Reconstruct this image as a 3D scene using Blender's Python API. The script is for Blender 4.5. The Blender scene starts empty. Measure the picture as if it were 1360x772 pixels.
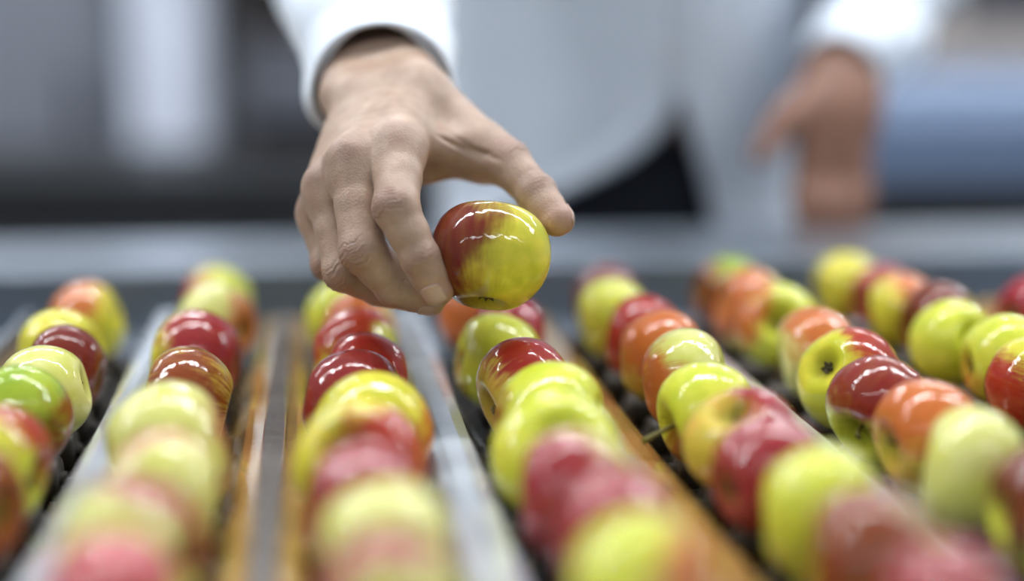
import bpy, bmesh, math, random
import numpy as np
from mathutils import Vector, Matrix
random.seed(7)
rng = np.random.RandomState(11)
sc = bpy.context.scene
C = sc.collection

# ------------------------------------------------------------------ camera
FPX = 2000.0                                   # focal length in pixels of a 1360 x 772 frame
TH = math.atan(351 / FPX)                      # camera looks a little down
PS = math.atan(270 / FPX * math.cos(TH))       # and a little to the right of the lanes
CAM = np.array([0.0, 0.0, 1.1494])
Fv = np.array([math.sin(PS) * math.cos(TH), math.cos(PS) * math.cos(TH), -math.sin(TH)])
Rv = np.array([math.cos(PS), -math.sin(PS), 0.0])
Uv = np.cross(Rv, Fv)
FOCUS = 0.822
cd = bpy.data.cameras.new('camera')
cd.sensor_width = 36.0
cd.lens = FPX / 1360 * 36.0
cd.clip_start = 0.02
cd.clip_end = 60
cd.dof.use_dof = True
cd.dof.focus_distance = FOCUS
cd.dof.aperture_fstop = 1.15
cam = bpy.data.objects.new('camera', cd)
C.objects.link(cam)
cam.matrix_world = Matrix(((Rv[0], Uv[0], -Fv[0], CAM[0]), (Rv[1], Uv[1], -Fv[1], CAM[1]),
                           (Rv[2], Uv[2], -Fv[2], CAM[2]), (0, 0, 0, 1)))
sc.camera = cam

# ------------------------------------------------------------------ world, exposure
w = bpy.data.worlds.new('hall_air')
sc.world = w
w.use_nodes = True
bgn = w.node_tree.nodes['Background']
bgn.inputs[0].default_value = (0.54, 0.66, 0.82, 1)
bgn.inputs[1].default_value = 0.34
sc.view_settings.view_transform = 'Standard'
sc.view_settings.look = 'None'
sc.view_settings.gamma = 1.0
sc.view_settings.exposure = 0.12
LAMP_STRENGTH = 58.0
LAMP_ROWS = [(-0.95, 2.65), (1.22, 2.65), (3.4, 2.75)]      # (y, height) of the rows of lamps over the line


# ------------------------------------------------------------------ helpers
def lin(r, g, b):
    f = lambda c: (c / 255 / 12.92) if c / 255 <= 0.04045 else ((c / 255 + 0.055) / 1.055) ** 2.4
    return (f(r), f(g), f(b))


def at(px, py, Z):
    """point seen at pixel px, py of the photograph at depth Z metres"""
    return CAM + (Fv + (px - 680) / FPX * Rv + (386 - py) / FPX * Uv) * Z


def cs(xc, zh, z):
    """point from sideways offset, horizontal distance from the camera and height"""
    return np.array([xc * math.cos(PS) + zh * math.sin(PS), -xc * math.sin(PS) + zh * math.cos(PS), z])


def mat(name, col, rough=0.5, metal=0.0, coat=0.0, coat_rough=0.05, bump=0.0, bump_scale=40.0, var=0.0, var_scale=6.0, sss=0.0, sheen=0.0):
    m = bpy.data.materials.new(name)
    m.use_nodes = True
    nt = m.node_tree
    p = nt.nodes['Principled BSDF']
    p.inputs['Base Color'].default_value = (*col, 1)
    p.inputs['Roughness'].default_value = rough
    p.inputs['Metallic'].default_value = metal
    p.inputs['Coat Weight'].default_value = coat
    p.inputs['Coat Roughness'].default_value = coat_rough
    p.inputs['Sheen Weight'].default_value = sheen
    if sss:
        p.inputs['Subsurface Weight'].default_value = sss
        p.inputs['Subsurface Radius'].default_value = (0.008, 0.003, 0.0015)
        p.inputs['Subsurface Scale'].default_value = 1.0
    tc = nt.nodes.new('ShaderNodeTexCoord')
    if var:
        n = nt.nodes.new('ShaderNodeTexNoise')
        n.inputs['Scale'].default_value = var_scale
        n.inputs['Detail'].default_value = 5
        mx = nt.nodes.new('ShaderNodeMix')
        mx.data_type = 'RGBA'
        nt.links.new(tc.outputs['Object'], n.inputs['Vector'])
        nt.links.new(n.outputs['Fac'], mx.inputs[0])
        mx.inputs[6].default_value = (*[c * (1 - var) for c in col], 1)
        mx.inputs[7].default_value = (*[min(1, c * (1 + var)) for c in col], 1)
        nt.links.new(mx.outputs[2], p.inputs['Base Color'])
    if bump:
        n = nt.nodes.new('ShaderNodeTexNoise')
        n.inputs['Scale'].default_value = bump_scale
        n.inputs['Detail'].default_value = 4
        b = nt.nodes.new('ShaderNodeBump')
        b.inputs['Strength'].default_value = bump
        b.inputs['Distance'].default_value = 0.002
        nt.links.new(tc.outputs['Object'], n.inputs['Vector'])
        nt.links.new(n.outputs['Fac'], b.inputs['Height'])
        nt.links.new(b.outputs['Normal'], p.inputs['Normal'])
        nt.links.new(b.outputs['Normal'], p.inputs['Coat Normal'])
    return m


def emit(name, col, s):
    m = bpy.data.materials.new(name)
    m.use_nodes = True
    p = m.node_tree.nodes['Principled BSDF']
    p.inputs['Base Color'].default_value = (0.8, 0.8, 0.8, 1)
    p.inputs['Emission Color'].default_value = (*col, 1)
    p.inputs['Emission Strength'].default_value = s
    return m


def link(name, me, m=None, parent=None, loc=None, smooth=False):
    o = bpy.data.objects.new(name, me)
    C.objects.link(o)
    if m is not None and me is not None and not me.materials:
        me.materials.append(m)
    if parent is not None:
        o.parent = parent
    if loc is not None:
        o.location = loc
    if smooth:
        me.shade_smooth()
    return o


def obj(name, bm, m, parent=None, loc=None, smooth=False):
    me = bpy.data.meshes.new(name)
    bmesh.ops.recalc_face_normals(bm, faces=bm.faces[:])
    bm.to_mesh(me)
    bm.free()
    return link(name, me, m, parent, loc, smooth)


def empty(name, loc=(0, 0, 0)):
    o = bpy.data.objects.new(name, None)
    C.objects.link(o)
    o.empty_display_size = 0.1
    o.location = loc
    return o


def tag(o, label=None, cat=None, group=None, kind=None):
    if label:
        o['label'] = label
    if cat:
        o['category'] = cat
    if group:
        o['group'] = group
    if kind:
        o['kind'] = kind
    return o


def box(bm, c, s, bev=0.0, rz=0.0):
    M = Matrix.Translation(c) @ Matrix.Rotation(rz, 4, 'Z') @ Matrix.Diagonal((*s, 1))
    r = bmesh.ops.create_cube(bm, size=1.0, matrix=M)
    if bev:
        es = list({e for v in r['verts'] for e in v.link_edges})
        bmesh.ops.bevel(bm, geom=es, offset=bev, segments=2, affect='EDGES', profile=0.5)


def boxbm(c, s, bev=0.0, rz=0.0):
    bm = bmesh.new()
    box(bm, c, s, bev, rz)
    return bm


def prism(profile, y0, y1):
    """profile in x, z swept along y"""
    bm = bmesh.new()
    a = [bm.verts.new((x, y0, z)) for x, z in profile]
    b = [bm.verts.new((x, y1, z)) for x, z in profile]
    n = len(a)
    for i in range(n):
        bm.faces.new((a[i], a[(i + 1) % n], b[(i + 1) % n], b[i]))
    bm.faces.new(a)
    bm.faces.new(b[::-1])
    return bm


def lathe(profile, n=24, axis='Z'):
    """profile of radius, height turned round an axis"""
    bm = bmesh.new()
    rings = []
    for r, h in profile:
        ring = []
        for i in range(n):
            t = 2 * math.pi * i / n
            p = (r * math.cos(t), r * math.sin(t), h)
            if axis == 'X':
                p = (p[2], p[0], p[1])
            ring.append(bm.verts.new(p))
        rings.append(ring)
    for a, b in zip(rings, rings[1:]):
        for i in range(n):
            bm.faces.new((a[i], a[(i + 1) % n], b[(i + 1) % n], b[i]))
    bm.faces.new(rings[0])
    bm.faces.new(rings[-1])
    return bm


def mesh_np(name, V, Q):
    """mesh from numpy arrays of vertices and quads"""
    me = bpy.data.meshes.new(name)
    V = np.asarray(V, np.float32)
    Q = np.asarray(Q, np.int32)
    me.vertices.add(len(V))
    me.vertices.foreach_set('co', V.ravel())
    me.loops.add(Q.size)
    me.loops.foreach_set('vertex_index', Q.ravel())
    me.polygons.add(len(Q))
    me.polygons.foreach_set('loop_start', np.arange(0, Q.size, Q.shape[1], dtype=np.int32))
    me.update(calc_edges=True)
    me.validate()
    me.shade_smooth()
    return me


# ------------------------------------------------------------------ structure
M_floor = mat('concrete_floor', lin(92, 92, 96), 0.5, bump=0.2, bump_scale=30, var=0.15)
M_wall = mat('painted_wall', lin(120, 116, 116), 0.7, var=0.12, var_scale=2)
tag(obj('floor', boxbm((0, 3.0, -0.05), (14, 13, 0.1)), M_floor), kind='structure')
tag(obj('wall_back', boxbm((0, 8.05, 2.0), (14, 0.1, 4.0)), M_wall), kind='structure')

# ------------------------------------------------------------------ lamps over the line
M_tube = emit('lamp_light', (0.93, 0.97, 1.0), LAMP_STRENGTH)
M_tube_old = emit('dimmer_lamp_light', (0.93, 0.97, 1.0), LAMP_STRENGTH * 0.42)
M_house = mat('lamp_housing', lin(215, 218, 220), 0.4)
lamp_proto = None
ROWN = ['behind the near end', 'above the far rail', 'behind the worker']
for yy, hh in LAMP_ROWS:
    for i in range(5):
        x = -2.72 + 1.42 * i + 0.1
        if lamp_proto is None:
            t = empty('ceiling_light')
            hb = prism([(-0.09, 0), (0.09, 0), (0.05, 0.06), (-0.05, 0.06)], -0.64, 0.64)
            bmesh.ops.rotate(hb, verts=hb.verts, cent=(0, 0, 0), matrix=Matrix.Rotation(math.pi / 2, 3, 'Z'))
            h = obj('housing', hb, M_house, t)
            tb = prism([(0.05 * math.cos(a), -0.001 - 0.03 * math.sin(a)) for a in np.linspace(0, math.pi, 9)], -0.62, 0.62)
            bmesh.ops.rotate(tb, verts=tb.verts, cent=(0, 0, 0), matrix=Matrix.Rotation(math.pi / 2, 3, 'Z'))
            d = obj('diffuser', tb, M_tube, t)
            lamp_proto = (t, h, d)
            tube_me = d.data
            d2 = d.data.copy()
            d2.materials[0] = M_tube_old
            d.data = d2
        else:
            t = lamp_proto[0].copy()
            C.objects.link(t)
            for p in lamp_proto[1:]:
                c = p.copy()
                C.objects.link(c)
                c.parent = t
                if p is lamp_proto[2] and yy > 0:
                    c.data = tube_me
        t.location = (x, yy, hh)
        tag(t, f"white strip lamp hanging {ROWN[LAMP_ROWS.index((yy, hh))]}, {('leftmost', 'second from left', 'middle', 'second from right', 'rightmost')[i]} of its row", 'lamp', 'strip lamps over the apple line')

# ------------------------------------------------------------------ sorting conveyor
BELT = 0.95                                     # height of the apple centres
LANES = {'A': -0.150, 'B': -0.070, 'C': 0.023, 'D': 0.114, 'E': 0.206, 'F': 0.302, 'G': 0.407, 'H': 0.503}
M_steel = mat('brushed_steel', lin(150, 158, 168), 0.3, metal=0.75, bump=0.08, bump_scale=60, var=0.08)
M_steel_d = mat('dull_steel', lin(120, 128, 138), 0.42, metal=0.6, bump=0.08, bump_scale=50, var=0.1)
M_pale = mat('wet_pale_steel', lin(212, 218, 226), 0.14, metal=0.3, coat=1.0, bump=0.12, bump_scale=45, var=0.06)
M_tan = mat('wet_tan_plastic', lin(178, 140, 78), 0.16, metal=0.1, coat=1.0, bump=0.13, bump_scale=45, var=0.2, var_scale=14)
M_cap = mat('wet_grey_strip', lin(138, 130, 124), 0.2, metal=0.3, coat=1.0, bump=0.3, bump_scale=55, var=0.15)
M_roll = mat('dark_brown_roller', lin(50, 41, 31), 0.55, bump=0.1, bump_scale=80, var=0.08)
M_bed = mat('dark_wet_bed', lin(34, 29, 24), 0.3, coat=0.6, var=0.2)
Y0, Y1 = 0.26, 1.145
conv = empty('sorting_conveyor', (0.17, 0.7, 0))
tag(conv, 'wet steel sorting conveyor with eight apple lanes and a wide far rail', 'conveyor')
off = Vector((-0.17, -0.7, 0))
xs = list(LANES.values())
gaps = [xs[0] - 0.042] + [(a + b) / 2 for a, b in zip(xs, xs[1:])] + [xs[-1] + 0.05]
for i, gx in enumerate(gaps):
    if i % 2:                                    # raised pale strip
        wt = 0.0085 if i == 1 else 0.0115
        pts = [(wt + .017, -.075), (wt + .016, -.041), (wt + .008, -.031), (wt + .002, -.018), (wt - .001, -.0138), (wt * .4, -.013)]
    else:                                        # low broad tan strip
        wt = 0.013
        pts = [(wt + .018, -.075), (wt + .017, -.040), (wt + .010, -.029), (wt + .003, -.0215), (wt - .001, -.0202), (wt * .4, -.0195)]
    prof = [(-x, BELT + z) for x, z in pts] + [(x, BELT + z) for x, z in pts[::-1]]
    zt = BELT + pts[-1][1]
    obj('lane_divider', prism([(gx + x, z) for x, z in prof], Y0, Y1), M_pale if i % 2 else M_tan, conv, off)
    if i == 2:
        obj('divider_cap', boxbm((gx, (Y0 + Y1) / 2, zt + 0.001), (0.012, Y1 - Y0, 0.0025), 0.0008), M_cap, conv, off)
for k, x in LANES.items():
    obj('lane_bed', boxbm((x, (Y0 + Y1) / 2, BELT - 0.075), (0.075, Y1 - Y0, 0.004)), M_bed, conv, off)
xw0, xw1 = -0.75, 1.05
obj('end_plate', boxbm(((xw0 + xw1) / 2, 1.183, BELT - 0.045), (xw1 - xw0, 0.076, 0.004)), M_steel_d, conv, off)
obj('rail_face', boxbm(((xw0 + xw1) / 2, 1.223, BELT - 0.022), (xw1 - xw0, 0.004, 0.05), 0.001), M_steel_d, conv, off)
obj('end_rail', boxbm(((xw0 + xw1) / 2, 1.325, BELT + 0.000), (xw1 - xw0, 0.205, 0.010), 0.004), M_steel, conv, off)
obj('rail_lip', boxbm(((xw0 + xw1) / 2, 1.432, BELT - 0.02), (xw1 - xw0, 0.006, 0.05), 0.001), M_steel, conv, off)
obj('side_plate', boxbm((-0.212, (Y0 + Y1) / 2, BELT - 0.06), (0.006, Y1 - Y0, 0.10), 0.001), M_steel_d, conv, off)
obj('side_plate', boxbm((0.573, (Y0 + Y1) / 2, BELT - 0.06), (0.006, Y1 - Y0, 0.10), 0.001), M_steel_d, conv, off)
for x in (-0.70, 1.0):
    for y in (0.30, 1.38):
        obj('leg', boxbm((x, y, (BELT - 0.11) / 2), (0.05, 0.05, BELT - 0.11), 0.004), M_steel_d, conv, off)
for y in (0.30, 1.38):
    obj('cross_beam', boxbm((0.15, y, BELT - 0.13), (1.75, 0.05, 0.06), 0.004), M_steel_d, conv, off)
obj('side_table', boxbm((-0.482, (Y0 + Y1) / 2, BELT - 0.05), (0.53, Y1 - Y0, 0.006)), M_bed, conv, off)
obj('side_table', boxbm((0.812, (Y0 + Y1) / 2, BELT - 0.05), (0.47, Y1 - Y0, 0.006)), M_steel_d, conv, off)

# ------------------------------------------------------------------ apples
PAL = {'lime': ((208, 208, 76), (188, 196, 58)), 'green': ((166, 182, 58), (136, 160, 42)), 'yellow': ((216, 202, 70), (188, 186, 52)),
       'pale': ((214, 210, 136), (198, 198, 98)), 'gold': ((206, 164, 76), (188, 172, 64)), 'peach': ((214, 156, 100), (206, 180, 88)),
       'olive': ((156, 160, 50), (116, 124, 30))}
RED = {'dark': (102, 4, 22), 'red': (156, 24, 30), 'magenta': (142, 12, 46), 'orange': (188, 98, 46), 'crimson': (124, 4, 30), 'brown': (124, 50, 22), 'pink': (176, 64, 76)}


def apple_material():
    m = bpy.data.materials.new('wet_apple_skin')
    m.use_nodes = True
    nt = m.node_tree
    N, L = nt.nodes, nt.links
    p = N['Principled BSDF']

    def attr(nm):
        a = N.new('ShaderNodeAttribute')
        a.attribute_type = 'OBJECT'
        a.attribute_name = nm
        return a

    def math_(op, a, b=None, c=None):
        n = N.new('ShaderNodeMath')
        n.operation = op
        for i, v in enumerate((a, b, c)):
            if v is None:
                continue
            if isinstance(v, (int, float)):
                n.inputs[i].default_value = v
            else:
                L.new(v, n.inputs[i])
        return n.outputs[0]

    def noise(vec, scale, detail=3, rough=0.5):
        n = N.new('ShaderNodeTexNoise')
        n.inputs['Scale'].default_value = scale
        n.inputs['Detail'].default_value = detail
        n.inputs['Roughness'].default_value = rough
        L.new(vec, n.inputs['Vector'])
        return n.outputs['Fac']

    def mix(f, a, b):
        n = N.new('ShaderNodeMix')
        n.data_type = 'RGBA'
        if isinstance(f, (int, float)):
            n.inputs[0].default_value = f
        else:
            L.new(f, n.inputs[0])
        for i, v in ((6, a), (7, b)):
            if isinstance(v, tuple):
                n.inputs[i].default_value = (*v, 1)
            else:
                L.new(v, n.inputs[i])
        return n.outputs[2]

    def ramp(v, lo, hi, smooth=True):
        n = N.new('ShaderNodeMapRange')
        n.interpolation_type = 'SMOOTHSTEP' if smooth else 'LINEAR'
        L.new(v, n.inputs['Value'])
        for nm, x in (('From Min', lo), ('From Max', hi)):
            if isinstance(x, (int, float)):
                n.inputs[nm].default_value = x
            else:
                L.new(x, n.inputs[nm])
        return n.outputs[0]
    tc = N.new('ShaderNodeTexCoord')
    off = attr('seed_offset')
    P = tc.outputs['Object']
    va = N.new('ShaderNodeVectorMath')
    va.operation = 'ADD'
    L.new(P, va.inputs[0])
    L.new(off.outputs['Vector'], va.inputs[1])
    PS_ = va.outputs[0]
    nrm = N.new('ShaderNodeVectorMath')
    nrm.operation = 'NORMALIZE'
    L.new(P, nrm.inputs[0])
    dt = N.new('ShaderNodeVectorMath')
    dt.operation = 'DOT_PRODUCT'
    L.new(nrm.outputs[0], dt.inputs[0])
    L.new(attr('cheek').outputs['Vector'], dt.inputs[1])
    # meridian streaks: noise on the unit direction round the core, stretched along it
    mul = N.new('ShaderNodeVectorMath')
    mul.operation = 'MULTIPLY'
    mul.inputs[1].default_value = (1, 1, 0)
    L.new(P, mul.inputs[0])
    nn = N.new('ShaderNodeVectorMath')
    nn.operation = 'NORMALIZE'
    L.new(mul.outputs[0], nn.inputs[0])
    sep = N.new('ShaderNodeSeparateXYZ')
    L.new(P, sep.inputs[0])
    comb = N.new('ShaderNodeCombineXYZ')
    sp2 = N.new('ShaderNodeSeparateXYZ')
    L.new(nn.outputs[0], sp2.inputs[0])
    L.new(sp2.outputs[0], comb.inputs[0])
    L.new(sp2.outputs[1], comb.inputs[1])
    L.new(math_('MULTIPLY', sep.outputs[2], 0.16), comb.inputs[2])
    vo = N.new('ShaderNodeVectorMath')
    vo.operation = 'ADD'
    L.new(comb.outputs[0], vo.inputs[0])
    L.new(off.outputs['Vector'], vo.inputs[1])
    st = noise(vo.outputs[0], 9.0, 5, 0.65)
    st2 = noise(vo.outputs[0], 26.0, 3, 0.6)
    blot = noise(PS_, 1.7, 3)
    f = math_('ADD', dt.outputs['Value'], math_('MULTIPLY', math_('SUBTRACT', blot, 0.5), 1.1))
    f = math_('ADD', f, math_('MULTIPLY', math_('SUBTRACT', st, 0.5), attr('streak').outputs['Fac']))
    f = math_('ADD', f, math_('MULTIPLY', math_('SUBTRACT', st2, 0.5), math_('MULTIPLY', attr('streak').outputs['Fac'], 0.5)))
    thr = attr('blush_edge').outputs['Fac']
    soft = attr('blush_softness').outputs['Fac']
    blush = ramp(f, math_('SUBTRACT', thr, soft), math_('ADD', thr, soft))
    base = mix(ramp(noise(PS_, 2.3, 4), 0.3, 0.7), attr('ground_colour').outputs['Color'], attr('ground_colour_two').outputs['Color'])
    red = attr('blush_colour').outputs['Color']
    red2 = mix(ramp(st, 0.35, 0.65), mix(0.035, red, attr('ground_colour').outputs['Color']), red)
    col = mix(math_('MULTIPLY', blush, 0.97), base, red2)
    # pale lenticels
    vor = N.new('ShaderNodeTexVoronoi')
    vor.inputs['Scale'].default_value = 15.0
    L.new(PS_, vor.inputs['Vector'])
    dots = math_('MULTIPLY', math_('SUBTRACT', 1.0, ramp(vor.outputs['Distance'], 0.05, 0.10)), 0.10)
    col = mix(dots, col, lin(222, 190, 110))
    # greenish russet in the hollow at either end
    rho = N.new('ShaderNodeVectorMath')
    rho.operation = 'LENGTH'
    L.new(mul.outputs[0], rho.inputs[0])
    hol = math_('MULTIPLY', math_('SUBTRACT', 1.0, ramp(rho.outputs['Value'], 0.10, 0.42)), 0.7)
    col = mix(hol, col, mix(noise(PS_, 9, 3), lin(120, 130, 30), lin(110, 84, 34)))
    L.new(col, p.inputs['Base Color'])
    L.new(ramp(rho.outputs['Value'], 0.30, 0.62), p.inputs['Coat Weight'])
    p.inputs['Roughness'].default_value = 0.38
    p.inputs['Specular IOR Level'].default_value = 0.06
    p.inputs['Coat Roughness'].default_value = 0.022
    p.inputs['Coat IOR'].default_value = 1.42
    p.inputs['Subsurface Weight'].default_value = 0.04
    p.inputs['Subsurface Radius'].default_value = (0.004, 0.003, 0.001)
    p.inputs['Subsurface Scale'].default_value = 1.0
    b = N.new('ShaderNodeBump')                  # the film of water that makes the highlights wander
    b.inputs['Strength'].default_value = 0.6
    b.inputs['Distance'].default_value = 0.0011
    L.new(noise(PS_, 3.6, 2, 0.45), b.inputs['Height'])
    L.new(b.outputs['Normal'], p.inputs['Coat Normal'])
    return m


M_apple = apple_material()
M_stem = mat('apple_stem', lin(112, 104, 44), 0.5, var=0.3, var_scale=60)
M_calyx = mat('apple_calyx', lin(66, 56, 32), 0.8)


def apple_mesh(seed, nu=56, nv=40):
    """unit-radius apple, stem end at +z"""
    r = np.random.RandomState(seed)
    ph = np.linspace(0.0, math.pi, nv + 1)[1:-1]
    th = np.arange(nu) * 2 * math.pi / nu
    T, Pp = np.meshgrid(th, ph)
    bh = r.uniform(0.84, 0.92)
    rr = np.sin(Pp) ** 0.86 * (1 + 0.07 * np.cos(Pp)) / 1.005
    z = bh * np.cos(Pp)
    s = np.sin(Pp)
    top = Pp < math.pi / 2
    z = z - np.where(top, 0.38 * np.exp(-(s / 0.28) ** 2), 0) + np.where(~top, 0.28 * np.exp(-(s / 0.30) ** 2), 0)
    lobe = np.clip((Pp - 1.5) / 1.4, 0, 1)
    rr = rr * (1 + 0.025 * lobe * np.cos(5 * T + r.uniform(0, 6)))
    for k in (1, 2, 3):
        a = r.uniform(0.006, 0.022)
        rr = rr * (1 + a * np.cos(k * T + r.uniform(0, 6)) * np.sin(Pp))
        z = z + 0.6 * a * np.cos(k * T + r.uniform(0, 6)) * np.sin(Pp)
    X, Y = rr * np.cos(T), rr * np.sin(T)
    V = np.stack([X, Y, z], -1).reshape(-1, 3)
    n = nv - 1
    i, j = np.meshgrid(np.arange(n - 1), np.arange(nu), indexing='ij')
    Q = np.stack([i * nu + j, (i + 1) * nu + j, (i + 1) * nu + (j + 1) % nu, i * nu + (j + 1) % nu], -1).reshape(-1, 4)
    bm = bmesh.new()
    me = mesh_np('apple_skin', V, Q)
    bm.from_mesh(me)
    bm.verts.ensure_lookup_table()
    bm.faces.new([bm.verts[k] for k in range(nu)])
    bm.faces.new([bm.verts[(n - 1) * nu + k] for k in range(nu)][::-1])
    bmesh.ops.recalc_face_normals(bm, faces=bm.faces[:])
    bm.to_mesh(me)
    bm.free()
    me.shade_smooth()
    me.materials.append(M_apple)
    return me, float(z[0].mean()), float(z[-1].mean())


def stem_mesh(z0, ln=0.62, lean=0.25):
    bm = bmesh.new()
    rings = []
    for i in range(7):
        t = i / 6
        rad = 0.045 + 0.03 * max(0, t - 0.75) * 4
        c = Vector((lean * t * t, 0.05 * math.sin(3 * t), z0 - 0.04 + ln * t))
        rings.append([bm.verts.new(c + Vector((rad * math.cos(a), rad * math.sin(a), 0))) for a in np.arange(8) * math.pi / 4])
    for a, b in zip(rings, rings[1:]):
        for i in range(8):
            bm.faces.new((a[i], a[(i + 1) % 8], b[(i + 1) % 8], b[i]))
    bm.faces.new(rings[0][::-1])
    bm.faces.new(rings[-1])
    me = bpy.data.meshes.new('stem')
    bm.to_mesh(me)
    bm.free()
    me.shade_smooth()
    me.materials.append(M_stem)
    return me


def calyx_mesh(z0):
    bm = bmesh.new()
    for k in range(5):
        a = k * 2 * math.pi / 5
        d = Vector((math.cos(a), math.sin(a), 0))
        n = Vector((-d.y, d.x, 0))
        pts = [d * 0.02 - n * 0.05, d * 0.02 + n * 0.05, d * 0.11 + n * 0.035, d * 0.13 + Vector((0, 0, -0.06)), d * 0.11 - n * 0.035]
        vs = [bm.verts.new(p + Vector((0, 0, z0 - 0.03))) for p in pts]
        f = bm.faces.new(vs)
        g = bmesh.ops.extrude_face_region(bm, geom=[f])
        bmesh.ops.translate(bm, verts=[v for v in g['geom'] if isinstance(v, bmesh.types.BMVert)], vec=(0, 0, 0.02))
    bmesh.ops.recalc_face_normals(bm, faces=bm.faces[:])
    me = bpy.data.meshes.new('calyx')
    bm.to_mesh(me)
    bm.free()
    me.materials.append(M_calyx)
    return me


APPLES = []
APPLE_TOPS = []
for s in range(6):
    me, zt, zb = apple_mesh(s + 3)
    APPLE_TOPS.append(zt)
    APPLES.append((me, stem_mesh(zt, 0.26 + 0.03 * (s % 3), 0.05 + 0.03 * s), calyx_mesh(zb)))
CAMDIRS = (Rv, np.array([0, 0, 1.0]), -np.array([Fv[0], Fv[1], 0]))


def view_dir(v):
    """direction given as (to the right, up, towards the viewer) -> world"""
    d = v[0] * CAMDIRS[0] + v[1] * CAMDIRS[1] + v[2] * CAMDIRS[2]
    return Vector(d / np.linalg.norm(d))


def make_apple(loc, dia, ground, blush, cheek, amount, streak, label, axis=None, group=None, seed=0, stem_length=0, soft=0.28):
    """amount: share of the skin that is red, 0..1; axis: where the stem end points"""
    me, sm, cm = APPLES[seed % len(APPLES)]
    o = link('apple', me)
    if axis is None:
        axis = (random.choice((-1, 1)), random.uniform(-0.25, 0.3), random.uniform(-0.45, 0.3))
    z = view_dir(axis)
    q = z.to_track_quat('Z', 'Y') @ Matrix.Rotation(random.uniform(0, 6.28), 3, 'Z').to_quaternion()
    o.rotation_mode = 'QUATERNION'
    o.rotation_quaternion = q
    o.location = loc
    s = dia / 2
    o.scale = (s, s, s)
    ck = q.inverted() @ view_dir(cheek)
    o['cheek'] = [ck.x, ck.y, ck.z]
    o['blush_edge'] = 1.0 - 2.0 * amount
    o['streak'] = streak
    o['blush_softness'] = soft
    g = PAL[ground]
    o['ground_colour'] = list(lin(*g[0]))
    o['ground_colour_two'] = list(lin(*g[1]))
    o['blush_colour'] = list(lin(*RED[blush]))
    o['seed_offset'] = [random.uniform(-9, 9) for _ in range(3)]
    tag(o, label, 'apple', group)
    link('stem', stem_mesh(APPLE_TOPS[seed % len(APPLES)], stem_length, 0.12) if stem_length else sm, None, o)
    link('calyx', cm, None, o)
    return o


ORD = ['', 'first', 'second', 'third', 'fourth', 'fifth', 'sixth', 'seventh', 'eighth', 'ninth', 'tenth', 'eleventh', 'twelfth']
LN = {'A': 'leftmost', 'B': 'second', 'C': 'third', 'D': 'fourth', 'E': 'fifth', 'F': 'sixth', 'G': 'seventh', 'H': 'rightmost'}
FRONT = (0.05, 0.55, 0.85)
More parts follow.
